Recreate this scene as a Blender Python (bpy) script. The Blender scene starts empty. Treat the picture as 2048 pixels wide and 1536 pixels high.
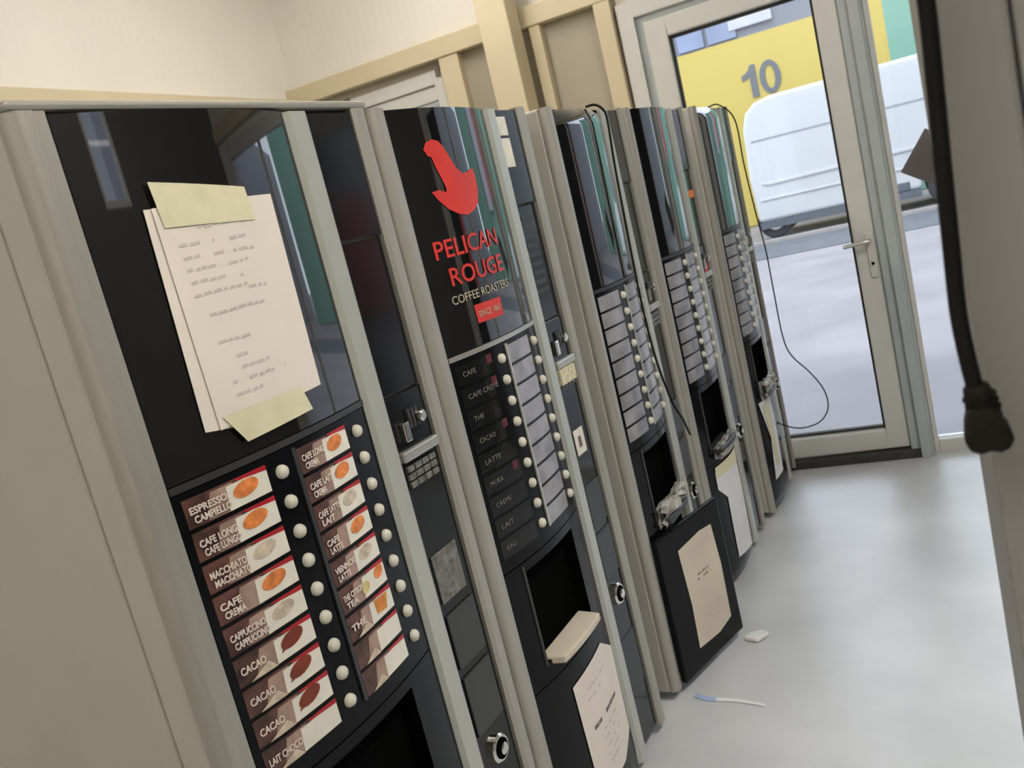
import bpy, bmesh, math, random
from mathutils import Vector, Matrix
random.seed(7)
S = bpy.context.scene
COL = S.collection
# ---------------------------------------------------------------- camera, world, exposure
cam_d = bpy.data.cameras.new('camera')
cam = bpy.data.objects.new('camera', cam_d)
COL.objects.link(cam)
cam_d.sensor_width = 36.0
cam_d.lens = 36.0*1800/2048
cam_d.clip_start = 0.02
cam_d.clip_end = 200
cam_d.dof.use_dof = True
cam_d.dof.focus_distance = 1.7
cam_d.dof.aperture_fstop = 9.0
Rr = [[0.8951661, -0.1453306, -0.4213746], [0.3780885, -0.2530950, 0.8905010], [-0.2360649, -0.9564632, -0.1716142]]
right = Vector([r[0] for r in Rr]); up = -Vector([r[1] for r in Rr]); back = -Vector([r[2] for r in Rr])
M4 = Matrix((right, up, back)).transposed().to_4x4()
M4.translation = Vector((0, 0, 1.55))
cam.matrix_world = M4
S.camera = cam
S.view_settings.view_transform = 'Standard'
S.view_settings.look = 'None'
S.view_settings.gamma = 1.0
S.view_settings.use_curve_mapping = False
S.view_settings.exposure = 0.38
world = bpy.data.worlds.new('overcast_sky')
S.world = world
world.use_nodes = True
wn = world.node_tree
bgn = wn.nodes['Background']
bgn.inputs['Color'].default_value = (0.80, 0.88, 1.0, 1)
bgn.inputs['Strength'].default_value = 2.7
sun_d = bpy.data.lights.new('sun', 'SUN')
sun_d.energy = 1.4
sun_d.angle = math.radians(12)
sun_d.color = (1, 0.96, 0.9)
sun = bpy.data.objects.new('sun', sun_d)
COL.objects.link(sun)
sun.rotation_euler = (math.radians(32), math.radians(-14), 0)
# portal over the glazing of the entrance wall (guides daylight sampling, gives off nothing itself)
po_d = bpy.data.lights.new('portal', 'AREA')
po_d.shape = 'RECTANGLE'
po_d.size = 3.4
po_d.size_y = 2.4
po_d.cycles.is_portal = True
po = bpy.data.objects.new('portal', po_d)
COL.objects.link(po)
po.location = (0.6, 4.74, 1.22)
po.rotation_euler = (math.radians(-90), 0, 0)

# ---------------------------------------------------------------- materials
def mat(name, col, rough=0.5, metal=0.0, noise=0.06, scale=8.0, bump=0.0, bscale=60.0, coat=0.0, spec=0.5, stretch=None):
    m = bpy.data.materials.new(name)
    m.use_nodes = True
    nt = m.node_tree
    b = nt.nodes['Principled BSDF']
    b.inputs['Roughness'].default_value = rough
    b.inputs['Metallic'].default_value = metal
    b.inputs['Specular IOR Level'].default_value = spec
    b.inputs['Coat Weight'].default_value = coat
    b.inputs['Coat Roughness'].default_value = 0.04
    tc = nt.nodes.new('ShaderNodeTexCoord')
    mp = nt.nodes.new('ShaderNodeMapping')
    nt.links.new(tc.outputs['Object'], mp.inputs['Vector'])
    if stretch:
        mp.inputs['Scale'].default_value = stretch
    n = nt.nodes.new('ShaderNodeTexNoise')
    n.inputs['Scale'].default_value = scale
    n.inputs['Detail'].default_value = 4
    nt.links.new(mp.outputs['Vector'], n.inputs['Vector'])
    r = nt.nodes.new('ShaderNodeValToRGB')
    r.color_ramp.elements[0].position = 0.3
    r.color_ramp.elements[1].position = 0.7
    r.color_ramp.elements[0].color = tuple(c*(1-noise) for c in col)+(1,)
    r.color_ramp.elements[1].color = tuple(min(1, c*(1+noise)) for c in col)+(1,)
    nt.links.new(n.outputs['Fac'], r.inputs['Fac'])
    nt.links.new(r.outputs['Color'], b.inputs['Base Color'])
    if bump > 0:
        n2 = nt.nodes.new('ShaderNodeTexNoise')
        n2.inputs['Scale'].default_value = bscale
        nt.links.new(mp.outputs['Vector'], n2.inputs['Vector'])
        bp = nt.nodes.new('ShaderNodeBump')
        bp.inputs['Strength'].default_value = bump
        bp.inputs['Distance'].default_value = 0.01
        nt.links.new(n2.outputs['Fac'], bp.inputs['Height'])
        nt.links.new(bp.outputs['Normal'], b.inputs['Normal'])
    return m

def ribbed(name, col, axis, pitch, rough=0.5, depth=0.004):
    m = mat(name, col, rough, noise=0.03, scale=2.0)
    nt = m.node_tree
    b = nt.nodes['Principled BSDF']
    tc = nt.nodes.new('ShaderNodeTexCoord')
    w = nt.nodes.new('ShaderNodeTexWave')
    w.wave_type = 'BANDS'
    w.bands_direction = axis
    w.inputs['Scale'].default_value = 1.0/pitch/3.14
    w.inputs['Distortion'].default_value = 0.0
    nt.links.new(tc.outputs['Object'], w.inputs['Vector'])
    bp = nt.nodes.new('ShaderNodeBump')
    bp.inputs['Strength'].default_value = 0.35
    bp.inputs['Distance'].default_value = depth
    nt.links.new(w.outputs['Fac'], bp.inputs['Height'])
    nt.links.new(bp.outputs['Normal'], b.inputs['Normal'])
    return m

def glass(name, tint=(0.97, 0.985, 1.0)):
    m = bpy.data.materials.new(name)
    m.use_nodes = True
    nt = m.node_tree
    nt.nodes.clear()
    out = nt.nodes.new('ShaderNodeOutputMaterial')
    tr = nt.nodes.new('ShaderNodeBsdfTransparent')
    tr.inputs['Color'].default_value = tint+(1,)
    gl = nt.nodes.new('ShaderNodeBsdfGlossy')
    gl.inputs['Roughness'].default_value = 0.02
    fr = nt.nodes.new('ShaderNodeFresnel')
    fr.inputs['IOR'].default_value = 1.45
    mx = nt.nodes.new('ShaderNodeMixShader')
    nt.links.new(fr.outputs['Fac'], mx.inputs['Fac'])
    nt.links.new(tr.outputs['BSDF'], mx.inputs[1])
    nt.links.new(gl.outputs['BSDF'], mx.inputs[2])
    nt.links.new(mx.outputs['Shader'], out.inputs['Surface'])
    return m

def emit(name, col, strength):
    m = bpy.data.materials.new(name)
    m.use_nodes = True
    b = m.node_tree.nodes['Principled BSDF']
    b.inputs['Base Color'].default_value = col+(1,)
    b.inputs['Emission Color'].default_value = col+(1,)
    b.inputs['Emission Strength'].default_value = strength
    return m

MT = dict(
    body=mat('beige_grey_sheet_metal', (0.50, 0.48, 0.42), 0.42, noise=0.05, scale=3),
    trim=mat('champagne_aluminium', (0.40, 0.385, 0.335), 0.36, metal=0.35, noise=0.04, stretch=(1, 1, 0.05)),
    trim2=mat('satin_silver_trim', (0.50, 0.49, 0.45), 0.30, metal=0.6, noise=0.04, stretch=(1, 1, 0.05)),
    mint=mat('brushed_strip', (0.50, 0.515, 0.465), 0.30, metal=0.35, noise=0.04, stretch=(1, 1, 0.05)),
    black=mat('black_gloss_glass', (0.008, 0.008, 0.009), 0.02, noise=0.1, spec=0.7, coat=0.7),
    blackp=mat('black_satin_plastic', (0.006, 0.006, 0.0075), 0.14, noise=0.2, spec=0.14),
    panel=mat('dark_payment_panel', (0.009, 0.0095, 0.010), 0.10, noise=0.2, spec=0.35),
    kick=mat('black_lower_panel', (0.007, 0.0072, 0.0085), 0.22, noise=0.2, spec=0.14),
    cavity=mat('cavity_black', (0.003, 0.003, 0.003), 0.9, spec=0.02),
    grey=mat('dark_grey_plastic', (0.035, 0.035, 0.037), 0.35),
    sticker_g=mat('mottled_grey_sticker', (0.16, 0.155, 0.14), 0.6, noise=0.5, scale=60),
    button=mat('cream_button', (0.68, 0.65, 0.54), 0.3, noise=0.04),
    chrome=mat('chrome', (0.75, 0.73, 0.66), 0.12, metal=1.0),
    paper=mat('white_paper', (0.80, 0.72, 0.64), 0.8, noise=0.03, bump=0.15, bscale=12),
    paperc=mat('cream_paper', (0.66, 0.58, 0.47), 0.8, noise=0.05, bump=0.15, bscale=12),
    paperw=mat('cool_white_paper', (0.80, 0.80, 0.80), 0.8, noise=0.05, bump=0.3, bscale=25),
    tape=mat('yellowish_masking_tape', (0.74, 0.69, 0.47), 0.55, noise=0.06, scale=20, bump=0.3, bscale=40),
    ink=mat('faint_grey_ink', (0.58, 0.52, 0.46), 0.8),
    inkd=mat('dark_ink', (0.16, 0.14, 0.12), 0.8),
    white_l=mat('label_white', (0.82, 0.78, 0.67), 0.35, noise=0.05, scale=30),
    brown_l=mat('label_brown', (0.095, 0.040, 0.030), 0.35, noise=0.7, scale=30),
    pink_l=mat('label_rose_beige', (0.36, 0.24, 0.19), 0.4, noise=0.3, scale=25),
    red_l=mat('label_red', (0.42, 0.012, 0.02), 0.35),
    org_l=mat('label_orange_coffee', (0.80, 0.24, 0.06), 0.4, noise=0.35, scale=60),
    crm_l=mat('label_cream_foam', (0.60, 0.50, 0.38), 0.4, noise=0.3, scale=60),
    coc_l=mat('label_cocoa', (0.21, 0.035, 0.012), 0.4, noise=0.2, scale=60),
    lem_l=mat('label_lemon', (0.65, 0.52, 0.22), 0.4, noise=0.2, scale=60),
    amb_l=mat('label_amber_tea', (0.62, 0.24, 0.02), 0.3, noise=0.4, scale=50),
    pale_l=mat('drink_label_reflection_grey', (0.26, 0.255, 0.27), 0.18, noise=0.35, scale=14),  # bright reflection of the outdoors on the labels, put into their colour
    text_l=mat('label_lettering', (0.80, 0.68, 0.60), 0.5),
    dim_l=mat('dark_label_lettering', (0.16, 0.155, 0.14), 0.5),
    dimred=mat('dark_red_print', (0.10, 0.012, 0.02), 0.5),
    logo=mat('logo_red', (0.62, 0.035, 0.025), 0.4, noise=0.1),
    logot=mat('logo_cream', (0.45, 0.40, 0.28), 0.5),
    lbl2=mat('ivory_sticker', (0.62, 0.56, 0.38), 0.6, noise=0.25, scale=80),
    wht=mat('white_sticker', (0.74, 0.70, 0.60), 0.6, noise=0.1, scale=40),
    orange=mat('orange_sticker', (0.75, 0.18, 0.01), 0.5),
    cream=mat('cream_painted_steel', (0.622, 0.538, 0.361), 0.45, noise=0.04, scale=4),
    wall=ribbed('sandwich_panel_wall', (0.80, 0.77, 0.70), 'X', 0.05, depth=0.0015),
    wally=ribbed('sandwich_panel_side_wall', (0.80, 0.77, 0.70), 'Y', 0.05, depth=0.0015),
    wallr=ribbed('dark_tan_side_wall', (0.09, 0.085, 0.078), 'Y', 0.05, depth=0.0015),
    infill=ribbed('infill_panel_shade_colour', (0.40, 0.36, 0.275), 'X', 0.05, depth=0.0015),  # shade below the ring beam, put into the panel colour
    ceil=mat('ceiling_white', (0.7, 0.68, 0.62), 0.6),
    pvc=mat('white_pvc', (0.632, 0.623, 0.586), 0.3, noise=0.03),
    pvcg=mat('grey_blue_profile', (0.415, 0.451, 0.451), 0.35, noise=0.04),
    rubber=mat('dark_threshold', (0.035, 0.032, 0.028), 0.6, noise=0.4, scale=20),
    cable=mat('black_cable', (0.007, 0.0065, 0.006), 0.45, spec=0.2),
    plug=mat('black_rubber_plug', (0.013, 0.011, 0.008), 0.6, noise=0.5, scale=90, spec=0.2),
    wrap=mat('crumpled_clear_plastic', (0.42, 0.40, 0.36), 0.2, noise=0.3, scale=30, bump=0.6, bscale=30),
    blue=mat('blue_paper', (0.38, 0.50, 0.78), 0.7),
    cab=mat('grey_beige_cabinet', (0.31, 0.305, 0.29), 0.5, noise=0.06, scale=3),
    cabd=mat('cabinet_seam', (0.05, 0.045, 0.04), 0.7),
    van=mat('white_van_paint', (0.381, 0.386, 0.390), 0.25, noise=0.01, coat=0.5),
    vand=mat('van_dark_trim', (0.060, 0.069, 0.083), 0.5),
    vang=mat('van_groove', (0.188, 0.201, 0.224), 0.5),
    vglass=mat('van_window', (0.03, 0.035, 0.04), 0.05),
    tyre=mat('tyre', (0.02, 0.02, 0.022), 0.8),
    yel=mat('yellow_cladding', (0.395, 0.297, 0.055), 0.5, noise=0.03, scale=0.5),
    grn=mat('green_cladding', (0.131, 0.269, 0.197), 0.5, noise=0.03, scale=0.5),
    gry=mat('grey_blue_cladding', (0.132, 0.142, 0.165), 0.5, noise=0.05, scale=0.5),
    bwin=mat('building_window', (0.146, 0.175, 0.253), 0.2, noise=0.2, scale=1),
    bwh=mat('building_white_panel', (0.349, 0.349, 0.377), 0.5),
    bred=mat('red_banner', (0.540, 0.036, 0.027), 0.5),
    num=mat('slate_number', (0.081, 0.091, 0.101), 0.5),
    ground=mat('pale_concrete_yard', (0.187, 0.172, 0.176), 0.75, noise=0.16, scale=0.9, bump=0.2, bscale=8),
    dark_strip=mat('dark_ground_strip', (0.073, 0.078, 0.090), 0.7, noise=0.15, scale=3),
    kerb=mat('light_kerb', (0.230, 0.211, 0.193), 0.7),
    brown=mat('brown_card', (0.16, 0.125, 0.11), 0.7),
    glass=glass('window_glass'),
    tube=emit('fluorescent_diffuser', (1.0, 0.955, 0.88), 66.0),
    tube2=emit('fluorescent_diffuser_dim', (1.0, 0.94, 0.87), 25.0),
    tube3=emit('fill_batten_diffuser', (1.0, 0.95, 0.88), 14.0),  # for the batten added behind the camera as fill
)
def floor_mat():
    m = mat('worn_grey_floor', (0.615, 0.63, 0.65), 0.36, noise=0.11, coat=0.55, scale=2.5, bump=0.05, bscale=30)
    m.node_tree.nodes['Principled BSDF'].inputs['Coat Roughness'].default_value = 0.36
    return m
MT['floor'] = floor_mat()

# ---------------------------------------------------------------- mesh helpers
class MB:
    def __init__(self):
        self.v = []; self.f = []; self.mi = []; self.mats = []; self.sm = []
    def m(self, mt):
        if mt not in self.mats: self.mats.append(mt)
        return self.mats.index(mt)
    def face(self, pts, mt, smooth=False):
        i = len(self.v)
        self.v += [tuple(p) for p in pts]
        self.f.append(tuple(range(i, i+len(pts)))); self.mi.append(self.m(mt)); self.sm.append(smooth)
    def box(self, x0, x1, y0, y1, z0, z1, mt):
        i = len(self.v)
        self.v += [(x, y, z) for z in (z0, z1) for y in (y0, y1) for x in (x0, x1)]
        for q in ((0, 2, 3, 1), (4, 5, 7, 6), (0, 1, 5, 4), (2, 6, 7, 3), (0, 4, 6, 2), (1, 3, 7, 5)):
            self.f.append(tuple(i+a for a in q)); self.mi.append(self.m(mt)); self.sm.append(False)
    def prism(self, poly, a, b, mt, plane='xz'):
        """polygon in a plane, extruded from a to b along the third axis"""
        def P(p, h):
            return {'xz': (p[0], h, p[1]), 'yz': (h, p[0], p[1]), 'xy': (p[0], p[1], h)}[plane]
        n = len(poly)
        i = len(self.v)
        self.v += [P(p, a) for p in poly]+[P(p, b) for p in poly]
        k = self.m(mt)
        self.f.append(tuple(range(i, i+n))); self.f.append(tuple(range(i+2*n-1, i+n-1, -1)))
        self.mi += [k, k]; self.sm += [False, False]
        for j in range(n):
            self.f.append((i+j, i+(j+1) % n, i+n+(j+1) % n, i+n+j)); self.mi.append(k); self.sm.append(False)
    def tube(self, pts, r, mt, seg=10, cap=True):
        pts = [Vector(p) for p in pts]
        rs = r if isinstance(r, (list, tuple)) else [r]*len(pts)
        i0 = len(self.v); k = self.m(mt)
        t0 = (pts[1]-pts[0]).normalized()
        nrm = t0.orthogonal().normalized()
        for j, p in enumerate(pts):
            t = (pts[min(j+1, len(pts)-1)]-pts[max(j-1, 0)]).normalized()
            nrm = (nrm-t*nrm.dot(t)).normalized()
            bn = t.cross(nrm)
            for s in range(seg):
                a = 2*math.pi*s/seg
                self.v.append(tuple(p+(nrm*math.cos(a)+bn*math.sin(a))*rs[j]))
        for j in range(len(pts)-1):
            for s in range(seg):
                a = i0+j*seg+s; b = i0+j*seg+(s+1) % seg
                self.f.append((a, b, b+seg, a+seg)); self.mi.append(k); self.sm.append(True)
        if cap:
            self.f.append(tuple(i0+s for s in range(seg))[::-1]); self.f.append(tuple(i0+(len(pts)-1)*seg+s for s in range(seg)))
            self.mi += [k, k]; self.sm += [False, False]
    def grid(self, fn, us, zs, mt, skip=None, smooth=True):
        i0 = len(self.v); k = self.m(mt); n = len(us)
        for z in zs:
            for u in us:
                self.v.append(tuple(fn(u, z)))
        for b in range(len(zs)-1):
            for a in range(n-1):
                if skip and skip((us[a]+us[a+1])/2, (zs[b]+zs[b+1])/2): continue
                q = i0+b*n+a
                self.f.append((q, q+1, q+n+1, q+n)); self.mi.append(k); self.sm.append(smooth)
    def build(self, name, parent=None, bevel=0.0, bseg=2, wn=False):
        me = bpy.data.meshes.new(name)
        me.from_pydata(self.v, [], self.f)
        for mt in self.mats: me.materials.append(mt)
        for p, k, s in zip(me.polygons, self.mi, self.sm):
            p.material_index = k; p.use_smooth = s
        bm = bmesh.new(); bm.from_mesh(me)
        bmesh.ops.remove_doubles(bm, verts=bm.verts, dist=1e-5)
        bmesh.ops.recalc_face_normals(bm, faces=bm.faces)
        for e_ in bm.edges:
            if len(e_.link_faces) == 2 and e_.calc_face_angle(0.0) > 0.6: e_.smooth = False
        bm.to_mesh(me); bm.free()
        o = bpy.data.objects.new(name, me)
        COL.objects.link(o)
        if parent: o.parent = parent
        if bevel > 0:
            md = o.modifiers.new('bevel', 'BEVEL')
            md.width = bevel; md.segments = bseg; md.limit_method = 'ANGLE'; md.angle_limit = math.radians(40)
            md.harden_normals = False
        return o

def tag(o, label=None, cat=None, group=None, kind=None):
    if label: o['label'] = label
    if cat: o['category'] = cat
    if group: o['group'] = group
    if kind: o['kind'] = kind
    return o
def empty(name, loc=(0, 0, 0), rz=0.0):
    o = bpy.data.objects.new(name, None)
    COL.objects.link(o); o.location = loc; o.rotation_euler = (0, 0, rz); o.empty_display_size = 0.1
    return o
def struct(mb, name, parent=None, **k):
    o = mb.build(name, parent, **k)
    o['kind'] = 'structure'
    return o
def boxo(name, b, mt, parent=None, bevel=0.0, kind=None, bseg=2):
    mb = MB(); mb.box(*b, mt); o = mb.build(name, parent, bevel=bevel, bseg=bseg)
    if kind: o['kind'] = kind
    return o
def lin(a, b, n): return [a+(b-a)*i/n for i in range(n+1)]
def smooth_path(pts, n=6):
    P = [Vector(p) for p in pts]
    P = [P[0]*2-P[1]]+P+[P[-1]*2-P[-2]]
    out = []
    for i in range(1, len(P)-2):
        for j in range(n):
            t = j/n
            a, b, c, d = P[i-1], P[i], P[i+1], P[i+2]
            out.append(0.5*((2*b)+(c-a)*t+(2*a-5*b+4*c-d)*t*t+(3*b-a-3*c+d)*t*t*t))
    out.append(P[-2])
    return out
def text_mesh(s, size, mt, sx=1.0, extrude=0.0004, bold=0.0, align='LEFT'):
    cu = bpy.data.curves.new('lettering', 'FONT')
    cu.body = s; cu.size = size; cu.extrude = extrude; cu.offset = bold; cu.align_x = align
    cu.resolution_u = 3
    o = bpy.data.objects.new('lettering', cu)
    COL.objects.link(o)
    dg = bpy.context.evaluated_depsgraph_get(); dg.update()
    me = bpy.data.meshes.new_from_object(o.evaluated_get(dg))
    COL.objects.unlink(o); bpy.data.objects.remove(o); bpy.data.curves.remove(cu)
    me.materials.clear(); me.materials.append(mt)
    for v in me.vertices: v.co.x *= sx
    return me

# ---------------------------------------------------------------- structure
XL, XR, Y0, YW, ZC = -3.1, 2.6, -1.2, 4.60, 3.30
mb = MB(); mb.box(XL-0.1, XR+0.1, Y0-0.1, YW+0.12, -0.12, 0.0, MT['floor']); struct(mb, 'floor')
mb = MB(); mb.box(XL-0.1, XR+0.1, Y0-0.1, YW+0.12, ZC, ZC+0.1, MT['ceil']); struct(mb, 'ceiling')
mb = MB(); mb.box(XL-0.1, XL, Y0-0.1, YW+0.1, 0, ZC, MT['wally']); struct(mb, 'wall_left')
mb = MB(); mb.box(XL, XR, Y0-0.1, Y0, 0, ZC, MT['wall']); struct(mb, 'wall_back')
# right wall with a window opening
mb = MB()
mb.box(XR, XR+0.1, Y0, 1.85, 0, ZC, MT['wallr']); mb.box(XR, XR+0.1, 2.25, YW+0.1, 0, ZC, MT['wallr'])
mb.box(XR, XR+0.1, 1.85, 2.25, 0, 2.10, MT['wallr']); mb.box(XR, XR+0.1, 1.85, 2.25, 2.65, ZC, MT['wallr'])
struct(mb, 'wall_right')
w2 = empty('window_2', (XR+0.05, 2.05, 2.375)); w2['kind'] = 'structure'
mb = MB()
for a in ((-0.04, 0.04, -0.20, -0.16, -0.275, 0.275), (-0.04, 0.04, 0.16, 0.20, -0.275, 0.275), (-0.04, 0.04, -0.16, 0.16, -0.275, -0.235), (-0.04, 0.04, -0.16, 0.16, 0.235, 0.275)):
    mb.box(*a, MT['pvc'])
mb.build('window_frame', w2); boxo('pane', (-0.004, 0.004, -0.16, 0.16, -0.235, 0.235), MT['glass'], w2)
# end wall with window (left), door + glazing
wx0, wx1, wz0, wz1 = -2.76, -2.13, 1.10, 2.43     # rear window
dx0, dx1, dz1 = -1.135, 2.30, 2.44                # door and sidelight opening
mb = MB()
t0, t1 = YW, YW+0.12
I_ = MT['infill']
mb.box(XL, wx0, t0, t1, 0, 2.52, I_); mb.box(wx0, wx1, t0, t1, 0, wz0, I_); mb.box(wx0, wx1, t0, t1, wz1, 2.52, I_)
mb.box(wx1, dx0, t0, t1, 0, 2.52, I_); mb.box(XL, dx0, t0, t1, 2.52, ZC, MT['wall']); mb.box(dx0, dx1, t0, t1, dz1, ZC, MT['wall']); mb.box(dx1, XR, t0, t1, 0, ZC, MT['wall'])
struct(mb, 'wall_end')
# cream steel frame of the room
boxo('trim_1', (XL, dx0-0.02, YW-0.07, YW, 2.475, 2.575), MT['cream'], bevel=0.006, kind='structure')      # ring beam, end wall
boxo('trim_2', (XL, XL+0.07, Y0, YW-0.07, 2.41, 2.51), MT['cream'], bevel=0.006, kind='structure')          # ring beam, left wall
boxo('trim_3', (-1.765, -1.605, 4.34, 4.50, 0, ZC), MT['cream'], bevel=0.006, kind='structure')            # main post
boxo('trim_4', (-1.585, -1.525, YW-0.06, YW, 0, 2.475), MT['cream'], bevel=0.005, kind='structure')
boxo('trim_5', (-1.235, -1.15, YW-0.07, YW, 0, 2.475), MT['cream'], bevel=0.005, kind='structure')
boxo('trim_6', (-2.115, -2.00, YW-0.06, YW, 0, 2.475), MT['cream'], bevel=0.005, kind='structure')
boxo('trim_7', (dx0-0.05, XR, YW-0.06, YW, 2.50, 2.60), MT['cream'], bevel=0.006, kind='structure')
boxo('baseboard_end', (XL, dx0-0.1, YW-0.012, YW, 0, 0.08), MT['pvc'], kind='structure')
# rear window with rolled shutter
w = empty('window_1', ((wx0+wx1)/2, YW+0.03, (wz0+wz1)/2)); w['kind'] = 'structure'
ww, wh = (wx1-wx0)/2, (wz1-wz0)/2
mb = MB()
for a in ((-ww, -ww+0.06), (ww-0.06, ww)): mb.box(a[0], a[1], -0.05, 0.04, -wh, wh, MT['pvc'])
mb.box(-ww+0.06, ww-0.06, -0.05, 0.04, -wh, -wh+0.06, MT['pvc']); mb.box(-ww+0.06, ww-0.06, -0.05, 0.04, wh-0.07, wh, MT['pvc'])
mb.build('window_frame', w, bevel=0.006)
mb = MB()
mb.box(-ww+0.062, ww-0.062, -0.035, 0.02, wh-0.15, wh-0.072, MT['pvc'])
mb.box(-ww+0.062, ww-0.062, -0.03, 0.01, wh-0.18, wh-0.153, MT['pvcg'])
mb.build('sash_rail', w, bevel=0.006)
boxo('pane', (-ww+0.06, ww-0.06, -0.004, 0.004, -wh+0.06, wh-0.18), MT['glass'], w)
mb = MB()
for sx in (-1, 1):
    mb.box(sx*(ww-0.02)-0.014, sx*(ww-0.02)+0.014, -0.062, -0.048, wh-0.035, wh+0.01, MT['brown'])
mb.build('corner_bracket', w, bevel=0.003)
# entrance door leaf
d = empty('door_1', (-0.58, YW+0.03, 0)); d['kind'] = 'structure'
ox = -0.58; P = MT['pvc']
mb = MB()
def prof(mb, x0, x1, z0, z1, mt, y0=-0.06, y1=0.04): mb.box(x0-ox, x1-ox, y0, y1, z0, z1, mt)
prof(mb, -1.135, -1.06, 0, 2.44, P, -0.075); prof(mb, -1.06, -0.115, 2.36, 2.44, P, -0.075)
mb.build('door_frame', d, bevel=0.006)
mb = MB()
prof(mb, -1.06, -1.02, 0, 2.36, MT['pvcg'], -0.05); prof(mb, -1.02, -0.15, 2.33, 2.36, MT['pvcg'], -0.05)
mb.build('frame_rebate', d, bevel=0.004)
mb = MB()
prof(mb, -1.02, -0.915, 0.045, 2.33, P); prof(mb, -0.25, -0.150, 0.045, 2.33, P)
prof(mb, -0.915, -0.25, 0.045, 0.145, P); prof(mb, -0.915, -0.25, 2.235, 2.33, P)
mb.build('leaf_frame', d, bevel=0.008)
mb = MB()
e = 0.012
for a in ((-0.915, -0.915+e, 0.145, 2.235), (-0.25-e, -0.25, 0.145, 2.235), (-0.915+e, -0.25-e, 0.145, 0.145+e), (-0.915+e, -0.25-e, 2.235-e, 2.235)):
    prof(mb, *a, MT['rubber'], -0.02, 0.01)
mb.build('glazing_gasket', d)
mb = MB(); mb.box(-0.905-ox, -0.26-ox, -0.004, 0.004, 0.155, 2.225, MT['glass']); mb.build('pane', d)
h = MB(); h.box(-0.196-ox, -0.166-ox, -0.072, -0.06, 0.90, 1.11, MT['pvc'])
h.tube([(-0.181-ox, -0.07, 1.075), (-0.181-ox, -0.115, 1.075), (-0.20-ox, -0.12, 1.075), (-0.295-ox, -0.118, 1.07)], 0.0095, MT['trim2'])
ho = h.build('door_handle', d, bevel=0.003)
mb = MB(); mb.tube([(-0.181-ox, -0.071, 0.965), (-0.181-ox, -0.077, 0.965)], 0.0075, MT['cavity']); mb.build('keyhole', ho)
mb = MB(); mb.box(-1.06-ox, -0.11-ox, -0.11, 0.06, 0.0, 0.04, MT['rubber']); mb.build('threshold', d, bevel=0.004)
# mullion post and sidelight
boxo('trim_8', (-0.150, -0.050, YW-0.055, YW+0.07, 0, 2.44), MT['pvcg'], bevel=0.006, kind='structure')
boxo('trim_9', (-0.108, -0.062, YW-0.085, YW-0.055, -0.0, 2.44), MT['pvcg'], bevel=0.004, kind='structure')
sl = empty('window_3', (0.6, YW+0.03, 0)); sl['kind'] = 'structure'
mb = MB(); ox2 = 0.6
for x0, x1, z0, z1 in ((-0.05, -0.028, 0, 2.44), (1.20, 1.25, 0.06, 2.36), (2.25, 2.30, 0, 2.44), (-0.028, 2.25, 0, 0.06), (-0.028, 2.25, 2.36, 2.44)):
    mb.box(x0-ox2, x1-ox2, -0.05, 0.04, z0, z1, P)
mb.build('window_frame', sl, bevel=0.006)
for x0, x1 in ((-0.028, 1.20), (1.25, 2.25)):
    mb = MB(); mb.box(x0-ox2, x1-ox2, -0.004, 0.004, 0.06, 2.36, MT['glass']); mb.build('pane', sl)

# ---------------------------------------------------------------- outside
mb = MB(); mb.box(-30, 40, YW+0.12, 60, -0.14, -0.02, MT['ground']); g = struct(mb, 'ground')
mb = MB(); mb.box(-30, 40, 15.3, 19.0, -0.02, -0.005, MT['dark_strip']); g = struct(mb, 'dark_strip')  # dark strip across the yard in front of the van
mb = MB(); mb.box(-30, 40, 17.95, 18.2, -0.005, 0.05, MT['kerb']); g = struct(mb, 'kerb')
bd = empty('building', (0, 24, 0))
tag(bd, 'long yellow and green clad building with a slate number 10, behind the white van', 'building')
mb = MB(); mb.box(-14, -4.72, 0, 6, 0, 7, MT['yel']); mb.box(-4.72, 0.16, 0, 6, 0, 4.57, MT['yel']); mb.build('yellow_cladding', bd)
mb = MB(); mb.box(0.16, 12.0, 0, 6, 0, 7.0, MT['grn']); mb.build('green_cladding', bd)
mb = MB(); mb.box(-4.72, 0.16, 0.05, 6, 4.57, 7.0, MT['gry']); mb.build('upper_grey_cladding', bd)
for x0, x1, z0, z1 in ((-4.60, -3.95, 4.62, 5.9), (-3.85, -3.15, 4.62, 5.9)):
    mb = MB(); mb.box(x0, x1, -0.03, 0.05, z0, z1, MT['bwin']); mb.build('window', bd)
mb = MB(); mb.box(-3.30, -2.25, -0.06, 0.05, 4.78, 5.05, MT['bwh']); mb.build('awning_box', bd, bevel=0.02)
mb = MB()
for x in (2.6, 5.4, 8.6): mb.box(x, x+0.35, -0.08, 0, 0, 7, MT['gry'])
mb.build('downpipe', bd)
mb = MB()
mb.box(5.9, 6.7, -0.12, 0, 2.2, 6.2, MT['bred']); mb.box(6.9, 8.4, -0.12, 0, 2.0, 6.2, MT['bwh']); mb.build('red_and_white_banner', bd)
mb = MB()
mb.prism([(-3.02, 3.10), (-2.86, 3.10), (-2.86, 3.88), (-2.98, 3.88), (-3.02, 3.78), (-3.10, 3.71), (-3.21, 3.67), (-3.21, 3.54), (-3.11, 3.57), (-3.02, 3.62)], -0.03, 0.0, MT['num'])
def ringo(cx, cz, rx, rz, w, n=24):
    for i in range(n):
        a, b = 2*math.pi*i/n, 2*math.pi*(i+1)/n
        mb.prism([(cx+rx*math.cos(a), cz+rz*math.sin(a)), (cx+rx*math.cos(b), cz+rz*math.sin(b)), (cx+(rx-w)*math.cos(b), cz+(rz-w*0.85)*math.sin(b)), (cx+(rx-w)*math.cos(a), cz+(rz-w*0.85)*math.sin(a))], -0.03, 0.0, MT['num'])
ringo(-2.54, 3.49, 0.25, 0.40, 0.135)
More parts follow.
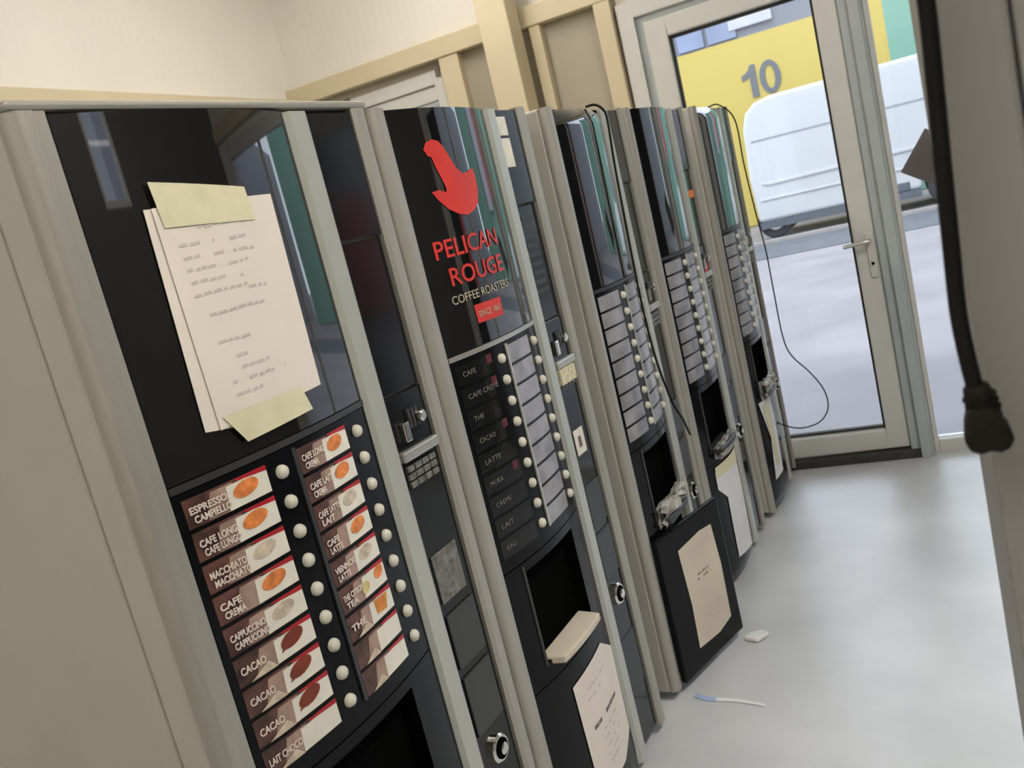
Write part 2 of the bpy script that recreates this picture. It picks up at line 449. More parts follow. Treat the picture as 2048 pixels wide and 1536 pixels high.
mb.build('number_10', bd)
bd2 = empty('distant_block', (18, 20, 0)); tag(bd2, 'pale grey block with red doors beyond the right end of the yard', 'building')
mb = MB(); mb.box(-2, 12, -14, 10, 0, 6, MT['bwh']); mb.build('wall', bd2)
for k in range(3):
    mb = MB(); mb.box(-2.08, -2, -12+k*5, -9.5+k*5, 0, 3.4, MT['bred']); mb.build('door', bd2)

van = empty('van', (0, 19, 0)); tag(van, 'long white panel van parked across the yard outside the door', 'van')
prof_v = [(-2.72, 0.34), (-2.76, 1.2), (-2.72, 2.2), (-2.62, 2.52), (-2.42, 2.68), (-2.1, 2.75), (0.6, 2.76), (1.0, 2.66), (1.35, 2.40), (1.9, 1.55), (2.6, 1.25), (2.85, 0.95), (2.9, 0.34)]
wx = 0.74
low = [(wx+0.42*math.cos(a), 0.34+0.42*math.sin(a)) for a in lin(0, math.pi, 12)]
poly = prof_v+low
mb = MB(); mb.prism(poly, 0.0, 2.0, MT['van'])
mb.build('body', van, bevel=0.07, bseg=3)
mb = MB(); mb.box(-2.70, wx-0.44, -0.02, 0.06, 0.20, 0.345, MT['vand']); mb.build('side_skirt', van)
mb = MB()
for z in (1.93,): mb.box(-2.6, 0.95, -0.006, 0.02, z, z+0.035, MT['vang'])
mb.build('roof_gutter', van)
mb = MB(); mb.prism([(-2.55, 1.10), (1.15, 1.16), (1.15, 1.10), (-2.4, 1.05)], -0.035, 0.02, MT['van']); mb.build('upper_moulding', van, bevel=0.008)
mb = MB(); mb.box(-2.62, wx-0.40, -0.03, 0.02, 0.76, 0.80, MT['van']); mb.build('lower_moulding', van, bevel=0.008)
mb = MB(); mb.box(-0.96, -0.94, -0.004, 0.02, 0.4, 2.5, MT['vang']); mb.build('door_seam', van)
mb = MB(); mb.box(-0.22, 0.12, -0.008, 0.02, 0.36, 0.52, MT['vand']); mb.build('side_vent', van, bevel=0.02)
mb = MB(); mb.prism([(1.0, 1.45), (1.75, 1.45), (1.3, 2.2), (1.0, 2.2)], -0.01, 0.02, MT['vglass']); mb.build('cab_window', van)
for x, y in ((wx, 0.05), (wx, 1.7), (-2.42, 0.05), (-2.42, 1.7)):
    mb = MB(); mb.tube([(x, y, 0.32), (x, y+0.02, 0.32), (x, y+0.2, 0.32), (x, y+0.22, 0.32)], [0.30, 0.335, 0.335, 0.30], MT['tyre'], 28)
    wo = mb.build('wheel', van)
    mb = MB(); mb.tube([(x, y-0.012, 0.32), (x, y+0.02, 0.32)], [0.17, 0.19], MT['trim2'], 20); mb.build('hub_cap', wo)

# brown card hung on the sidelight pane
mb = MB()
mb.prism([(-0.048, 0.0), (0.076, -0.085), (0.20, 0.09), (0.08, 0.17)], 0, 0.006, MT['brown'])
o = mb.build('brown_card'); o.location = (0.045, YW+0.045, 1.347)
tag(o, 'tilted brown square card fixed on the narrow glass pane right of the door', 'card')
# ---------------------------------------------------------------- lamps (fixtures above the frame; the back-wall one is added fill)
for k, (x, y, rz) in enumerate(((-1.75, 3.2, 0), (1.05, 1.5, 0), (-0.7, -0.75, math.pi/2))):
    L = empty('ceiling_light', (x, y, ZC), rz)
    tag(L, ('long fluorescent batten over the row of coffee machines', 'long fluorescent batten over the aisle floor', 'unseen fluorescent batten added as fill by the back wall')[k], 'ceiling light', 'fluorescent battens')
    mb = MB(); mb.box(-0.07, 0.07, -0.95, 0.95, -0.05, 0, MT['ceil']); mb.build('housing', L, bevel=0.004)
    mb = MB(); mb.box(-0.06, 0.06, -0.93, 0.93, -0.085, -0.051, MT[('tube2', 'tube', 'tube3')[k]]); mb.build('diffuser', L, bevel=0.01)

# ---------------------------------------------------------------- coffee machines
HZ, ZTOP, DEP = 1.835, 1.83, 0.66
H_B = 0.024
class Surf:
    """front surface of the bowed left part of a door, local x = width, -y = outward"""
    def __init__(s, g0, g1, top=True): s.g0, s.g1, s.top = g0, g1, top
    def y(s, u, z):
        t = max(0.0, min(1.0, (u-s.g0)/(s.g1-s.g0)))
        b = 0.006+H_B*(1-(2*t-1)**2)
        r = 0.05
        for q in ((ZTOP-0.005)-z if s.top else 1.0, z-0.025):
            if q < r:
                q = max(0.0, q); b -= 0.022*(1-math.sqrt(max(0, 1-((r-q)/r)**2)))
        return -b
    def p(s, u, z, off=0.0): return (u, s.y(u, z)-off, z)
def patch(mb, sf, u0, u1, z0, z1, mt, hole=None, back=0.006, off=0.0, nz=None, nu=14):
    us = lin(u0, u1, nu); zs = lin(z0, z1, nz or 6)
    if z1 > ZTOP-0.07: zs = sorted(set(zs+lin(ZTOP-0.06, z1, 6)))
    if z0 < 0.09: zs = sorted(set(zs+lin(z0, 0.09, 5)))
    if hole:
        hu0, hu1, hz0, hz1 = hole
        us = sorted(set([u for u in us if abs(u-hu0) > .004 and abs(u-hu1) > .004]+[hu0, hu1]))
        zs = sorted(set([z for z in zs if abs(z-hz0) > .004 and abs(z-hz1) > .004]+[hz0, hz1]))
        sk = lambda u, z: hu0 < u < hu1 and hz0 < z < hz1
    else: sk = None
    mb.grid(lambda u, z: sf.p(u, z, off), us, zs, mt, sk)
    for (a, b) in ((u0, None), (u1, None)):
        for i in range(len(zs)-1):
            mb.face([sf.p(a, zs[i], off), sf.p(a, zs[i+1], off), (a, back, zs[i+1]), (a, back, zs[i])], mt)
    for zz in (zs[0], zs[-1]):
        for i in range(len(us)-1):
            mb.face([sf.p(us[i], zz, off), sf.p(us[i+1], zz, off), (us[i+1], back, zz), (us[i], back, zz)], mt)
def poly_on(mb, sf, pts, mt, off, k=1.0, thick=0.0, n=6):
    """convex-ish polygon laid on the bowed surface, edges subdivided to follow the bow"""
    P = []
    for i in range(len(pts)):
        a = pts[i]; b = pts[(i+1) % len(pts)]
        for j in range(n): P.append((a[0]+(b[0]-a[0])*j/n, a[1]+(b[1]-a[1])*j/n))
    cx = sum(p[0] for p in P)/len(P); cz = sum(p[1] for p in P)/len(P)
    rings = [[(cx+(p[0]-cx)*s, cz+(p[1]-cz)*s) for p in P] for s in (1.0, 0.66, 0.33)]
    m = len(P)
    for a, b in ((0, 1), (1, 2)):
        for i in range(m):
            j = (i+1) % m
            mb.face([sf.p(rings[a][i][0]*k, rings[a][i][1], off), sf.p(rings[a][j][0]*k, rings[a][j][1], off), sf.p(rings[b][j][0]*k, rings[b][j][1], off), sf.p(rings[b][i][0]*k, rings[b][i][1], off)], mt)
    for i in range(m):
        j = (i+1) % m
        mb.face([sf.p(rings[2][i][0]*k, rings[2][i][1], off), sf.p(rings[2][j][0]*k, rings[2][j][1], off), sf.p(cx*k, cz, off)], mt)
    if thick:
        for i in range(m):
            j = (i+1) % m
            mb.face([sf.p(P[i][0]*k, P[i][1], off), sf.p(P[j][0]*k, P[j][1], off), sf.p(P[j][0]*k, P[j][1], off-thick), sf.p(P[i][0]*k, P[i][1], off-thick)], mt)
def oval(cu, cz, ru, rz, a=0.0, n=16):
    return [(cu+ru*math.cos(t)*math.cos(a)-rz*math.sin(t)*math.sin(a), cz+ru*math.cos(t)*math.sin(a)+rz*math.sin(t)*math.cos(a)) for t in [2*math.pi*i/n for i in range(n)]]
def text_on(sf, s, size, mt, u, z, parent, name='lettering', off=0.0012, sx=1.0, width=None, k=1.0, bold=0.0, rot=0.0):
    me = text_mesh(s, size, mt, 1.0, 0.0003, bold)
    xs = [v.co.x for v in me.vertices]
    if width: sx = width/(max(xs)-min(xs))
    x0 = min(xs)
    for v in me.vertices:
        x, y, q = v.co
        uu = (x-x0)*sx; zz = y
        uu, zz = uu*math.cos(rot)-zz*math.sin(rot), uu*math.sin(rot)+zz*math.cos(rot)
        v.co = sf.p((u+uu)*k, z+zz, off+q)
    o = bpy.data.objects.new(name, me); COL.objects.link(o); o.parent = parent
    return o

COPIES = {}
def machine(label, L, yaw, W, k, kind, waste_open=False):
    g0, g1 = 0.058*k, 0.515*k
    s1 = 0.583*k; c1 = 0.715*k
    R_ = empty('coffee_vending_machine', (L[0], L[1], 0), yaw)
    tag(R_, label, 'vending machine', 'row of coffee vending machines')
    sf = Surf(g0, g1, kind in 'CE')
    # cabinet body
    mb = MB(); mb.box(0.004, W-0.004, 0.088, DEP, 0.05, 1.825, MT['body']); mb.build('cabinet_body', R_, bevel=0.006)
    boxo('door_seam', (0.010, W-0.010, 0.080, 0.090, 0.055, 1.82), MT['cavity'], R_)
    for x in (0.05, W-0.09):
        for y in (0.13, DEP-0.09):
            mb = MB(); mb.tube([(x+0.02, y, 0), (x+0.02, y, 0.012), (x+0.02, y, 0.052)], [0.024, 0.024, 0.012], MT['blackp'], 12); mb.build('foot', R_)
    # door shell
    mb = MB(); mb.box(0.0, W, 0.016, 0.081, 0.028, HZ, MT['body']); mb.build('door_shell', R_, bevel=0.008)
    # left trim: rounded vertical profile
    mb = MB()
    n = 8; r = 0.022
    pr = [(0.0, 0.016)]+[(r-r*math.cos(a), -0.004-0.0-0.0+(r-r*math.sin(a))-0.006) for a in lin(0, math.pi/2, n)]
    pr += [(g0*0.62, -0.010), (g0*0.68, -0.006), (g0-0.002, -0.006), (g0-0.001, 0.016)]
    mb.prism(pr, 0.03, HZ, MT['trim'], 'xy'); mb.build('left_trim', R_)
    # right trim
    mb = MB()
    pr = [(c1+0.001, 0.016), (c1+0.001, -0.004), (c1+0.010, -0.010), (W-r, -0.010)]+[(W-r+r*math.sin(a), -0.010+r-r*math.cos(a)) for a in lin(0, math.pi/2, n)]+[(W, 0.016)]
    mb.prism(pr, 0.03, HZ, MT['trim'], 'xy'); mb.build('right_trim', R_)
    # aluminium strip between glass and payment panel
    mb = MB()
    pr = [(g1+0.002, 0.016), (g1+0.002, -0.004), (g1+0.010, -0.014), (s1-0.016, -0.014), (s1-0.004, -0.006), (s1-0.001, 0.016)]
    mb.prism(pr, 0.03, HZ-0.006, MT['mint'], 'xy'); mb.build('centre_strip', R_)
    if kind == 'A':
        mb = MB(); mb.box(0.0, W, -0.010, 0.03, HZ, HZ+0.014, MT['trim']); mb.build('top_cap', R_, bevel=0.006)
    # glass display panel
    mb = MB(); patch(mb, sf, g0, g1, 1.305, ZTOP, MT['black']); dp = mb.build('display_panel', R_)
    mb = MB(); patch(mb, sf, g0, g1, 1.292, 1.303, MT['trim2'] if kind == 'B' else MT['grey'], off=0.002, nz=1); mb.build('ledge', R_)
    # selection panel
    mb = MB(); patch(mb, sf, g0, g1, 0.80, 1.290, MT['blackp']); sp = mb.build('selection_panel', R_)
    mb = MB(); patch(mb, sf, 0.2830*k, 0.2905*k, 0.83, 1.285, MT['grey' if kind == 'A' else 'mint'], off=0.004, nz=2, nu=1); mb.build('divider_rib', sp)
    # dispensing niche
    hu0, hu1, hz0, hz1 = 0.135*k, 0.415*k, 0.545, 0.775
    mb = MB(); patch(mb, sf, g0, g1, 0.500, 0.797, MT['blackp'], hole=(hu0, hu1, hz0, hz1), nz=8); nf = mb.build('niche_surround', R_)
    mb = MB(); yb = 0.012
    c = MT['cavity']
    for us, ue in ((hu0, hu0), (hu1, hu1)):
        mb.face([sf.p(us, hz0), sf.p(us, hz1), (us, 0.0145, hz1), (us, 0.0145, hz0)], c)
    nus = lin(hu0, hu1, 8)
    for i in range(8):
        mb.face([sf.p(nus[i], hz1), sf.p(nus[i+1], hz1), (nus[i+1], 0.0145, hz1), (nus[i], 0.0145, hz1)], c)
        mb.face([sf.p(nus[i], hz0), sf.p(nus[i+1], hz0), (nus[i+1], 0.0145, hz0), (nus[i], 0.0145, hz0)], c)
    mb.face([(hu0, 0.0145, hz0), (hu1, 0.0145, hz0), (hu1, 0.0145, hz1), (hu0, 0.0145, hz1)], c)
    mb.build('niche', R_)
    mb = MB()
    pts = [(hu0+0.008, 0.01), (hu1-0.008, 0.01)]+[(u, sf.y(u, 0.6)-0.032) for u in lin(hu1-0.02, hu0+0.02, 8)]
    mb.prism(pts, 0.532, 0.551, MT['grey'] if kind == 'A' else MT['paperc'] if kind == 'B' else MT['grey'], 'xy'); mb.build('cup_shelf', R_, bevel=0.004)
    mb = MB()
    patch(mb, sf, hu0-0.012*k, hu0-0.004*k, 0.54, 0.79, MT['grey'], off=0.003, nz=2, nu=1); mb.build('niche_hinge_rail', nf)
    # buttons and drink labels
    names = (['ESPRESSO\nCAMPIELLO', 'CAFE LONG\nCAFE LUNGO', 'MACCHIATO\nMACCHIATO', 'CAFE\nCREMA', 'CAPPUCCINO\nCAPPUCCINO', 'CACAO', 'CACAO', 'CACAO', 'LAIT CHOCO'],
             ['CAFE LONG\nCREMA', 'CAFE LAIT\nCREMA', 'CAFE LATTE\nLAIT', 'CAFE\nLATTE', 'VIENNOIS\nLATTE', 'THE CITRON\nTEA', 'THE', '', ''])
    styles = (['org', 'org', 'crm', 'org', 'crm', 'coc', 'coc', 'coc', 'mlk'], ['org', 'org', 'crm', 'org', 'crm', 'lem', 'amb', 'mlk', 'mlk'])
    cols = ((0.070, 0.222, 0.2515), (0.294, 0.432, 0.4660))
    for ci, (u0, u1, ub) in enumerate(cols):
        for i in range(9):
            zc = 1.257-i*0.0507
            # button
            key = ('btn', k, ci, i)
            if key in COPIES:
                o = COPIES[key].copy(); COL.objects.link(o); o.parent = R_
            else:
                mb = MB(); c0 = Vector(sf.p(ub*k, zc))
                rr = 0.0115
                mb.tube([c0+Vector((0, 0.004, 0)), c0+Vector((0, -0.004, 0)), c0+Vector((0, -0.008, 0)), c0+Vector((0, -0.0105, 0)), c0+Vector((0, -0.0117, 0))], [rr, rr, rr*0.86, rr*0.55, rr*0.2], MT['button'], 18)
                o = mb.build('selection_button', R_); COPIES[key] = o
            z1 = zc+0.0225; z0 = zc-0.0215
            if kind == 'A':
                st = styles[ci][i]
                mb = MB(); um = u0+(u1-u0)*0.46; wd = u1-u0
                poly_on(mb, sf, [(u0, z0), (u1, z0), (u1, z1), (u0, z1)], MT['brown_l'], 0.0012, thick=0.0012)
                poly_on(mb, sf, [(um-0.25*wd, z0+0.002), (um+0.05*wd, z0), (um+0.1*wd, z1-0.003), (um-0.16*wd, z1-0.004)], MT['pink_l'], 0.0016)
                poly_on(mb, sf, [(um, z0+0.001), (u1, z0+0.001), (u1, z1-0.007), (u1-0.1*wd, z1-0.004), (um+0.02*wd, z1-0.006)], MT['white_l'], 0.0020)
                poly_on(mb, sf, [(u0+0.62*wd, z1-0.004), (u1, z1-0.008), (u1, z1), (u0+0.58*wd, z1)], MT['red_l'], 0.0024)
                if st in ('coc', 'mlk', 'amb'):
                    poly_on(mb, sf, [(u0+0.12*wd, z0), (um, z0), (um-0.1*wd, z0+0.016)], MT['crm_l'], 0.0024)
                lb = mb.build('drink_label', sp)
                mb = MB(); cu = u0+0.70*wd; cz = zc+0.003
                if st == 'org':
                    poly_on(mb, sf, oval(cu, cz, 0.165*wd, 0.0125, 0.12), MT['org_l'], 0.0028)
                elif st == 'crm':
                    poly_on(mb, sf, oval(cu, cz, 0.155*wd, 0.0115, 0.12), MT['crm_l'], 0.0028)
                elif st == 'coc':
                    poly_on(mb, sf, oval(cu, cz+0.002, 0.16*wd, 0.0125, 0.2), MT['coc_l'], 0.0028)
                    poly_on(mb, sf, [(cu-0.17*wd, cz-0.012), (cu-0.02*wd, cz-0.005), (cu-0.08*wd, cz+0.006)], MT['coc_l'], 0.0029)
                elif st == 'lem':
                    poly_on(mb, sf, oval(cu+0.02, cz+0.003, 0.11*wd, 0.011, 0.3), MT['org_l'], 0.0028)
                    poly_on(mb, sf, oval(cu-0.026, cz-0.006, 0.09*wd, 0.010, 0.3), MT['lem_l'], 0.0028)
                elif st == 'amb':
                    poly_on(mb, sf, [(cu-0.10*wd, cz-0.013), (cu+0.12*wd, cz-0.015), (cu+0.19*wd, cz+0.011), (cu-0.12*wd, cz+0.013)], MT['amb_l'], 0.0028)
                    poly_on(mb, sf, oval(cu+0.05*wd, cz, 0.07*wd, 0.010, 0.3), MT['org_l'], 0.0030)
                else:
                    poly_on(mb, sf, oval(cu, cz, 0.17*wd, 0.0115, 0.1), MT['white_l'], 0.0026)
                mb.build('cup_picture', lb)
                for q, tx in enumerate(names[ci][i].split('\n')):
                    if tx:
                        one = '\n' not in names[ci][i]
                        text_on(sf, tx, 0.0150 if not one else 0.0165, MT['text_l'], u0+0.006+q*0.004, zc-0.001-q*0.0145-(0.004 if one else 0), lb, 'label_lettering', 0.0034, width=wd*(0.42 if len(tx) > 6 else 0.30 if one else 0.24), bold=0.0004)
            elif kind == 'B' and ci == 0:
                tx = ['CAFE', 'CAFE CREME', 'THE', 'CACAO', 'LATTE', 'MOKA', 'CREME', 'LAIT', 'EAU'][i]
                mb = MB(); poly_on(mb, sf, [(u0, z0), (u1, z0), (u1, z1), (u0, z1)], MT['grey'] if False else MT['panel'], 0.0010, k)
                poly_on(mb, sf, [(u1-0.035, z1-0.020), (u1-0.012, z1-0.020), (u1-0.012, z1), (u1-0.035, z1)], MT['dimred'] if i in (0, 1, 3, 5) else MT['panel'], 0.0014, k)
                lb = mb.build('drink_label', sp)
                text_on(sf, tx, 0.016, MT['dim_l'], u0+0.02, zc-0.004, lb, 'label_lettering', 0.002, width=0.012*len(tx), k=k)
            else:
                mb = MB(); poly_on(mb, sf, [(u0, z0), (u1, z0), (u1, z1), (u0, z1)], MT['pale_l'], 0.0010, k)
                mb.build('drink_label', sp)
    # lower door
    if not waste_open:
        mb = MB(); patch(mb, sf, g0, g1, 0.032, 0.497, MT['kick']); mb.build('lower_door', R_)
    else:
        boxo('lower_recess', (g0+0.01, g1-0.01, 0.012, 0.0155, 0.04, 0.49), MT['cavity'], R_)
        hb = empty('lower_door', (g0, -0.004, 0), -0.285); hb.parent = R_
        mb = MB(); mb.box(0, 0.375, -0.022, -0.004, 0.034, 0.515, MT['kick']); mb.build('door_panel', hb, bevel=0.006)
        mb = MB(); mb.tube([(0.004, -0.006, 0.04), (0.004, -0.006, 0.51)], 0.005, MT['kick']); mb.build('hinge_pin', hb)
    # payment panel
    mb = MB()
    mb.box(s1, c1, 0.003, 0.0155, 0.04, 1.28, MT['panel'])
    mb.box(s1, c1, -0.001, 0.0155, 1.59, HZ-0.006, MT['panel'])
    mb.box(s1, c1, 0.005, 0.0155, 1.283, 1.585, MT['panel'])
    pp = mb.build('payment_panel', R_, bevel=0.002)
    um = (s1+c1)/2; w2 = (c1-s1)/2
    mb = MB(); mb.box(s1+0.004, c1-0.004, -0.012, 0.004, 1.150, 1.172, MT['trim2']); mb.build('coin_tray', pp, bevel=0.004)
    mb = MB(); mb.box(um-w2*0.55, um-w2*0.25, -0.010, 0.004, 1.185, 1.225, MT['chrome']); mb.build('coin_slot', pp, bevel=0.003)
    mb = MB(); mb.tube([(um+w2*0.45, 0.004, 1.222), (um+w2*0.45, -0.012, 1.222), (um+w2*0.45, -0.015, 1.222)], [0.012, 0.012, 0.008], MT['chrome'], 14); mb.build('return_button', pp)
    mb = MB()
    for q in range(3): mb.box(um-w2*0.1+q*0.013, um-w2*0.1+q*0.013+0.009, -0.003, 0.004, 1.205, 1.245, MT['grey'])
    mb.build('card_reader_slot', pp)
    mb = MB()
    for r_ in range(3):
        for q in range(4): mb.box(s1+0.014+q*(w2*2-0.028)/4, s1+0.010+(q+1)*(w2*2-0.028)/4, -0.004, 0.004, 1.095+r_*0.016, 1.107+r_*0.016, MT['sticker_g'])
    mb.build('keypad', pp, bevel=0.0015)
    for z0, z1 in ((0.70, 0.82), (0.545, 0.68)):
        mb = MB(); mb.box(s1+0.012, c1-0.014, -0.002, 0.004, z0, z1, MT['grey']); mb.build('cover_plate', pp, bevel=0.002)
    # lock
    mb = MB(); z = 0.487
    mb.tube([(um, 0.004, z), (um, -0.006, z), (um, -0.010, z)], [0.031, 0.031, 0.027], MT['chrome'], 26); 
    lk = mb.build('door_lock', pp)
    mb = MB(); mb.tube([(um, -0.008, z), (um, -0.0115, z)], [0.0225, 0.0225], MT['cavity'], 22); l2 = mb.build('lock_well', lk)
    mb = MB(); mb.tube([(um, -0.010, z), (um, -0.017, z), (um, -0.019, z)], [0.013, 0.013, 0.010], MT['chrome'], 18); mb.build('lock_barrel', lk)
    mb = MB(); mb.box(s1+0.006, c1-0.006, 0.001, 0.004, 0.20, 0.36, MT['panel']); mb.build('base_plate', pp)
    return R_, sf, dict(g0=g0, g1=g1, s1=s1, c1=c1, k=k, W=W)

P0 = Vector((-1.0, 0.914)); dv = Vector((0.09, 1)).normalized(); nv = Vector((dv.y, -dv.x))
YAW = math.atan2(dv.y, dv.x)
def at(s, off=0.0): return P0+dv*s+nv*off
mA, sA, gA = machine('nearest coffee machine, with lit pictures of drinks beside white buttons and a taped handwritten sheet', at(-0.06), YAW, 0.765, 1.0, 'A')
mB, sB, gB = machine('second nearest coffee machine, red bird and lettering on its black glass', at(0.712), YAW, 0.702, 0.905, 'B')
mC, sC, gC = machine('middle coffee machine of the row, its black lower door hanging open', at(1.535), YAW+0.035, 0.66, 0.86, 'C', True)
mD, sD, gD = machine('fourth coffee machine, orange sticker on its payment panel', at(2.215, -0.02), YAW, 0.67, 0.87, 'D')
mE, sE, gE = machine('farthest coffee machine, beside the glass door', at(2.985, -0.005), YAW+0.03, 0.62, 0.82, 'E')

# stickers and marks on single machines
def sticker(m, name, b, mt, label=None):
    mb = MB(); mb.box(*b, mt); o = mb.build(name, m, bevel=0.001)
    if label: o['label'] = label
    return o
ppA = [c for c in mA.children if c.name.startswith('payment_panel')][0]
ppB = [c for c in mB.children if c.name.startswith('payment_panel')][0]
ppD = [c for c in mD.children if c.name.startswith('payment_panel')][0]
ppE = [c for c in mE.children if c.name.startswith('payment_panel')][0]
sticker(ppA, 'sticker', (0.598, 0.690, -0.0008, 0.0035, 0.845, 0.948), MT['sticker_g'], 'mottled grey square sticker')
k = 0.905
sticker(ppB, 'sticker', (0.588*k, 0.640*k, -0.003, -0.001, 1.765, 1.812), MT['wht'], 'white instruction sticker')
sticker(ppB, 'sticker', (0.588*k, 0.640*k, -0.003, -0.001, 1.685, 1.758), MT['wht'], 'white instruction sticker')
sticker(ppB, 'sticker', (0.588*k, 0.690*k, -0.014, 0.003, 1.108, 1.149), MT['lbl2'], 'ivory sticker under the coin tray')
sc_ = sticker(ppB, 'sticker', (0.610*k, 0.675*k, 0.0, 0.003, 0.905, 0.975), MT['wht'], 'small white card with a dark mark')
mb = MB(); mb.box(0.630*k, 0.650*k, -0.001, 0.001, 0.925, 0.955, MT['inkd']); mb.build('mark', sc_)
mb = MB()
for q in range(9): mb.box(0.60*k+0.004*(q % 3), 0.68*k-0.006*(q % 2), 0.0035, 0.0052, 1.355+q*0.024, 1.366+q*0.024, MT['grey'])
mb.build('printed_instructions', ppB)
sticker(ppD, 'sticker', (0.595*0.87, 0.70*0.87, -0.001, 0.005, 1.475, 1.505), MT['orange'], 'orange sticker')
sticker(ppD, 'sticker', (0.63*0.87, 0.69*0.87, -0.001, 0.003, 1.165, 1.215), MT['logo'], 'small red sticker')
# red bird, brand words on machine B's glass
dpB = [c for c in mB.children if c.name.startswith('display_panel')][0]
mb = MB()
kb = 0.9
def tri_on(mb, pts, mt, off):
    # fan by ear clipping through mathutils so concave outlines stay right
    from mathutils.geometry import tessellate_polygon
    q = []
    for i in range(len(pts)):
        a, b = pts[i], pts[(i+1) % len(pts)]
        for j in range(3): q.append((a[0]+(b[0]-a[0])*j/3, a[1]+(b[1]-a[1])*j/3))
    def split(a, b, c, d):
        if d == 0:
            mb.face([sB.p(p[0]*kb, p[1], off) for p in (a, b, c)], mt); return
        L_ = [((a[0]-b[0])**2+(a[1]-b[1])**2, a, b, c), ((b[0]-c[0])**2+(b[1]-c[1])**2, b, c, a), ((c[0]-a[0])**2+(c[1]-a[1])**2, c, a, b)]
        q_ = max(L_, key=lambda v: v[0])
        if q_[0] < 0.008**2: split(a, b, c, 0); return
        m_ = ((q_[1][0]+q_[2][0])/2, (q_[1][1]+q_[2][1])/2)
        split(q_[1], m_, q_[3], d-1); split(m_, q_[2], q_[3], d-1)
    for t in tessellate_polygon([[Vector((p[0], p[1], 0)) for p in q]]):
        split(q[t[0]], q[t[1]], q[t[2]], 9)
bird = [(0.150, 1.742), (0.165, 1.757), (0.190, 1.762), (0.214, 1.757), (0.230, 1.742), (0.244, 1.722), (0.262, 1.696), (0.285, 1.682), (0.310, 1.684), (0.342, 1.692), (0.348, 1.675), (0.343, 1.640), (0.328, 1.612), (0.300, 1.598), (0.262, 1.590), (0.226, 1.596), (0.190, 1.610), (0.160, 1.632), (0.142, 1.652), (0.170, 1.654), (0.196, 1.647), (0.200, 1.655), (0.192, 1.675), (0.180, 1.700), (0.172, 1.725), (0.160, 1.728)]
tri_on(mb, bird, MT['logo'], 0.0015)
mb.build('bird_emblem', dpB)
text_on(sB, 'PELICAN', 0.056, MT['logo'], 0.100, 1.510, dpB, 'emblem_lettering', 0.0015, width=0.285, k=kb, bold=0.0006)
text_on(sB, 'ROUGE', 0.056, MT['logo'], 0.132, 1.448, dpB, 'emblem_lettering', 0.0015, width=0.250, k=kb, bold=0.0006)
text_on(sB, 'COFFEE ROASTERS', 0.027, MT['logot'], 0.118, 1.408, dpB, 'emblem_lettering', 0.0015, width=0.270, k=kb)
mb = MB(); poly_on(mb, sB, [(0.195, 1.352), (0.320, 1.350), (0.322, 1.392), (0.193, 1.394)], MT['logo'], 0.0012, kb); rb = mb.build('red_tab', dpB)
text_on(sB, 'SINCE 1863', 0.020, MT['logot'], 0.205, 1.364, rb, 'tab_lettering', 0.002, width=0.105, k=kb)

# ---------------------------------------------------------------- notices taped to the machines
def world_obj(m, mb, name, label=None, cat=None):
    """a separate thing lying on machine m: built in m's frame, placed in the world"""
    o = mb.build(name)
    o.location = m.location; o.rotation_euler = m.rotation_euler
    if label: tag(o, label, cat)
    return o
def scribbles(mb, sf, rows, mt, off, k, seedv, h=0.004):
    rnd = random.Random(seedv)
    for (u0, u1, z, dens) in rows:
        u = u0
        while u < u1:
            w_ = rnd.uniform(0.006, 0.020); w_ = min(w_, u1-u)
            if rnd.random() < dens:
                dz = rnd.uniform(-0.001, 0.001)
                poly_on(mb, sf, [(u, z+dz), (u+w_, z+dz+0.001), (u+w_, z+dz+h), (u, z+dz+h*0.8)], mt, off, k, n=1)
            u += w_+rnd.uniform(0.002, 0.006)
mb = MB()
mb2 = MB()
poly_on(mb, sA, [(0.147, 1.690), (0.260, 1.685), (0.190, 1.352), (0.137, 1.361)], MT['paper'], 0.004, thick=0.001)
poly_on(mb, sA, [(0.158, 1.690), (0.404, 1.690), (0.394, 1.363), (0.161, 1.356)], MT['paper'], 0.0065, thick=0.001)
mbA = mb
scribbles(mbA, sA, [(0.225, 0.335, 1.652, .8)]+[(0.185, 0.25+0.04*((i*7) % 3), 1.628-i*0.0185, 0.85) for i in range(5)]+[(0.20, 0.315, 1.522, .9), (0.20, 0.30, 1.478, .9)]+[(0.205, 0.26+0.03*(i % 3), 1.452-i*0.019, .8) for i in range(4)]+[(0.28, 0.33, 1.628-i*0.02, .5) for i in range(5)], MT['ink'], 0.0072, 1.0, 3, 0.0055)
nA = world_obj(mA, mbA, 'handwritten_notice', 'white handwritten sheet taped to the black glass of the nearest machine', 'notice')
for pts in ([(0.163, 1.727), (0.342, 1.705), (0.347, 1.652), (0.169, 1.660)], [(0.169, 1.374), (0.340, 1.374), (0.354, 1.331), (0.200, 1.325)]):
    mb = MB(); poly_on(mb, sA, pts, MT['tape'], 0.0085, thick=0.0008); o = mb.build('masking_tape', nA)
# B lower sheet
mb = MB(); poly_on(mb, sB, [(0.205, 0.440), (0.420, 0.452), (0.508, 0.400), (0.500, 0.160), (0.400, 0.120), (0.215, 0.125)], MT['paper'], 0.003, 0.9, thick=0.001)
nB = world_obj(mB, mb, 'printed_notice', 'large white printed sheet low on the machine with the red bird', 'notice')
mb = MB()
rnd = random.Random(5)
scribbles(mb, sB, [(0.25, 0.40, 0.395, .8), (0.26, 0.36, 0.37, .8)], MT['ink'], 0.0037, 0.9, 6, 0.006)
scribbles(mb, sB, [(0.26, 0.44, 0.292, .9)], MT['inkd'], 0.0037, 0.9, 7, 0.012)
scribbles(mb, sB, [(0.30, 0.42, 0.262-i*0.022, .6) for i in range(5)], MT['ink'], 0.0037, 0.9, 8, 0.006)
mb.build('print', nB)
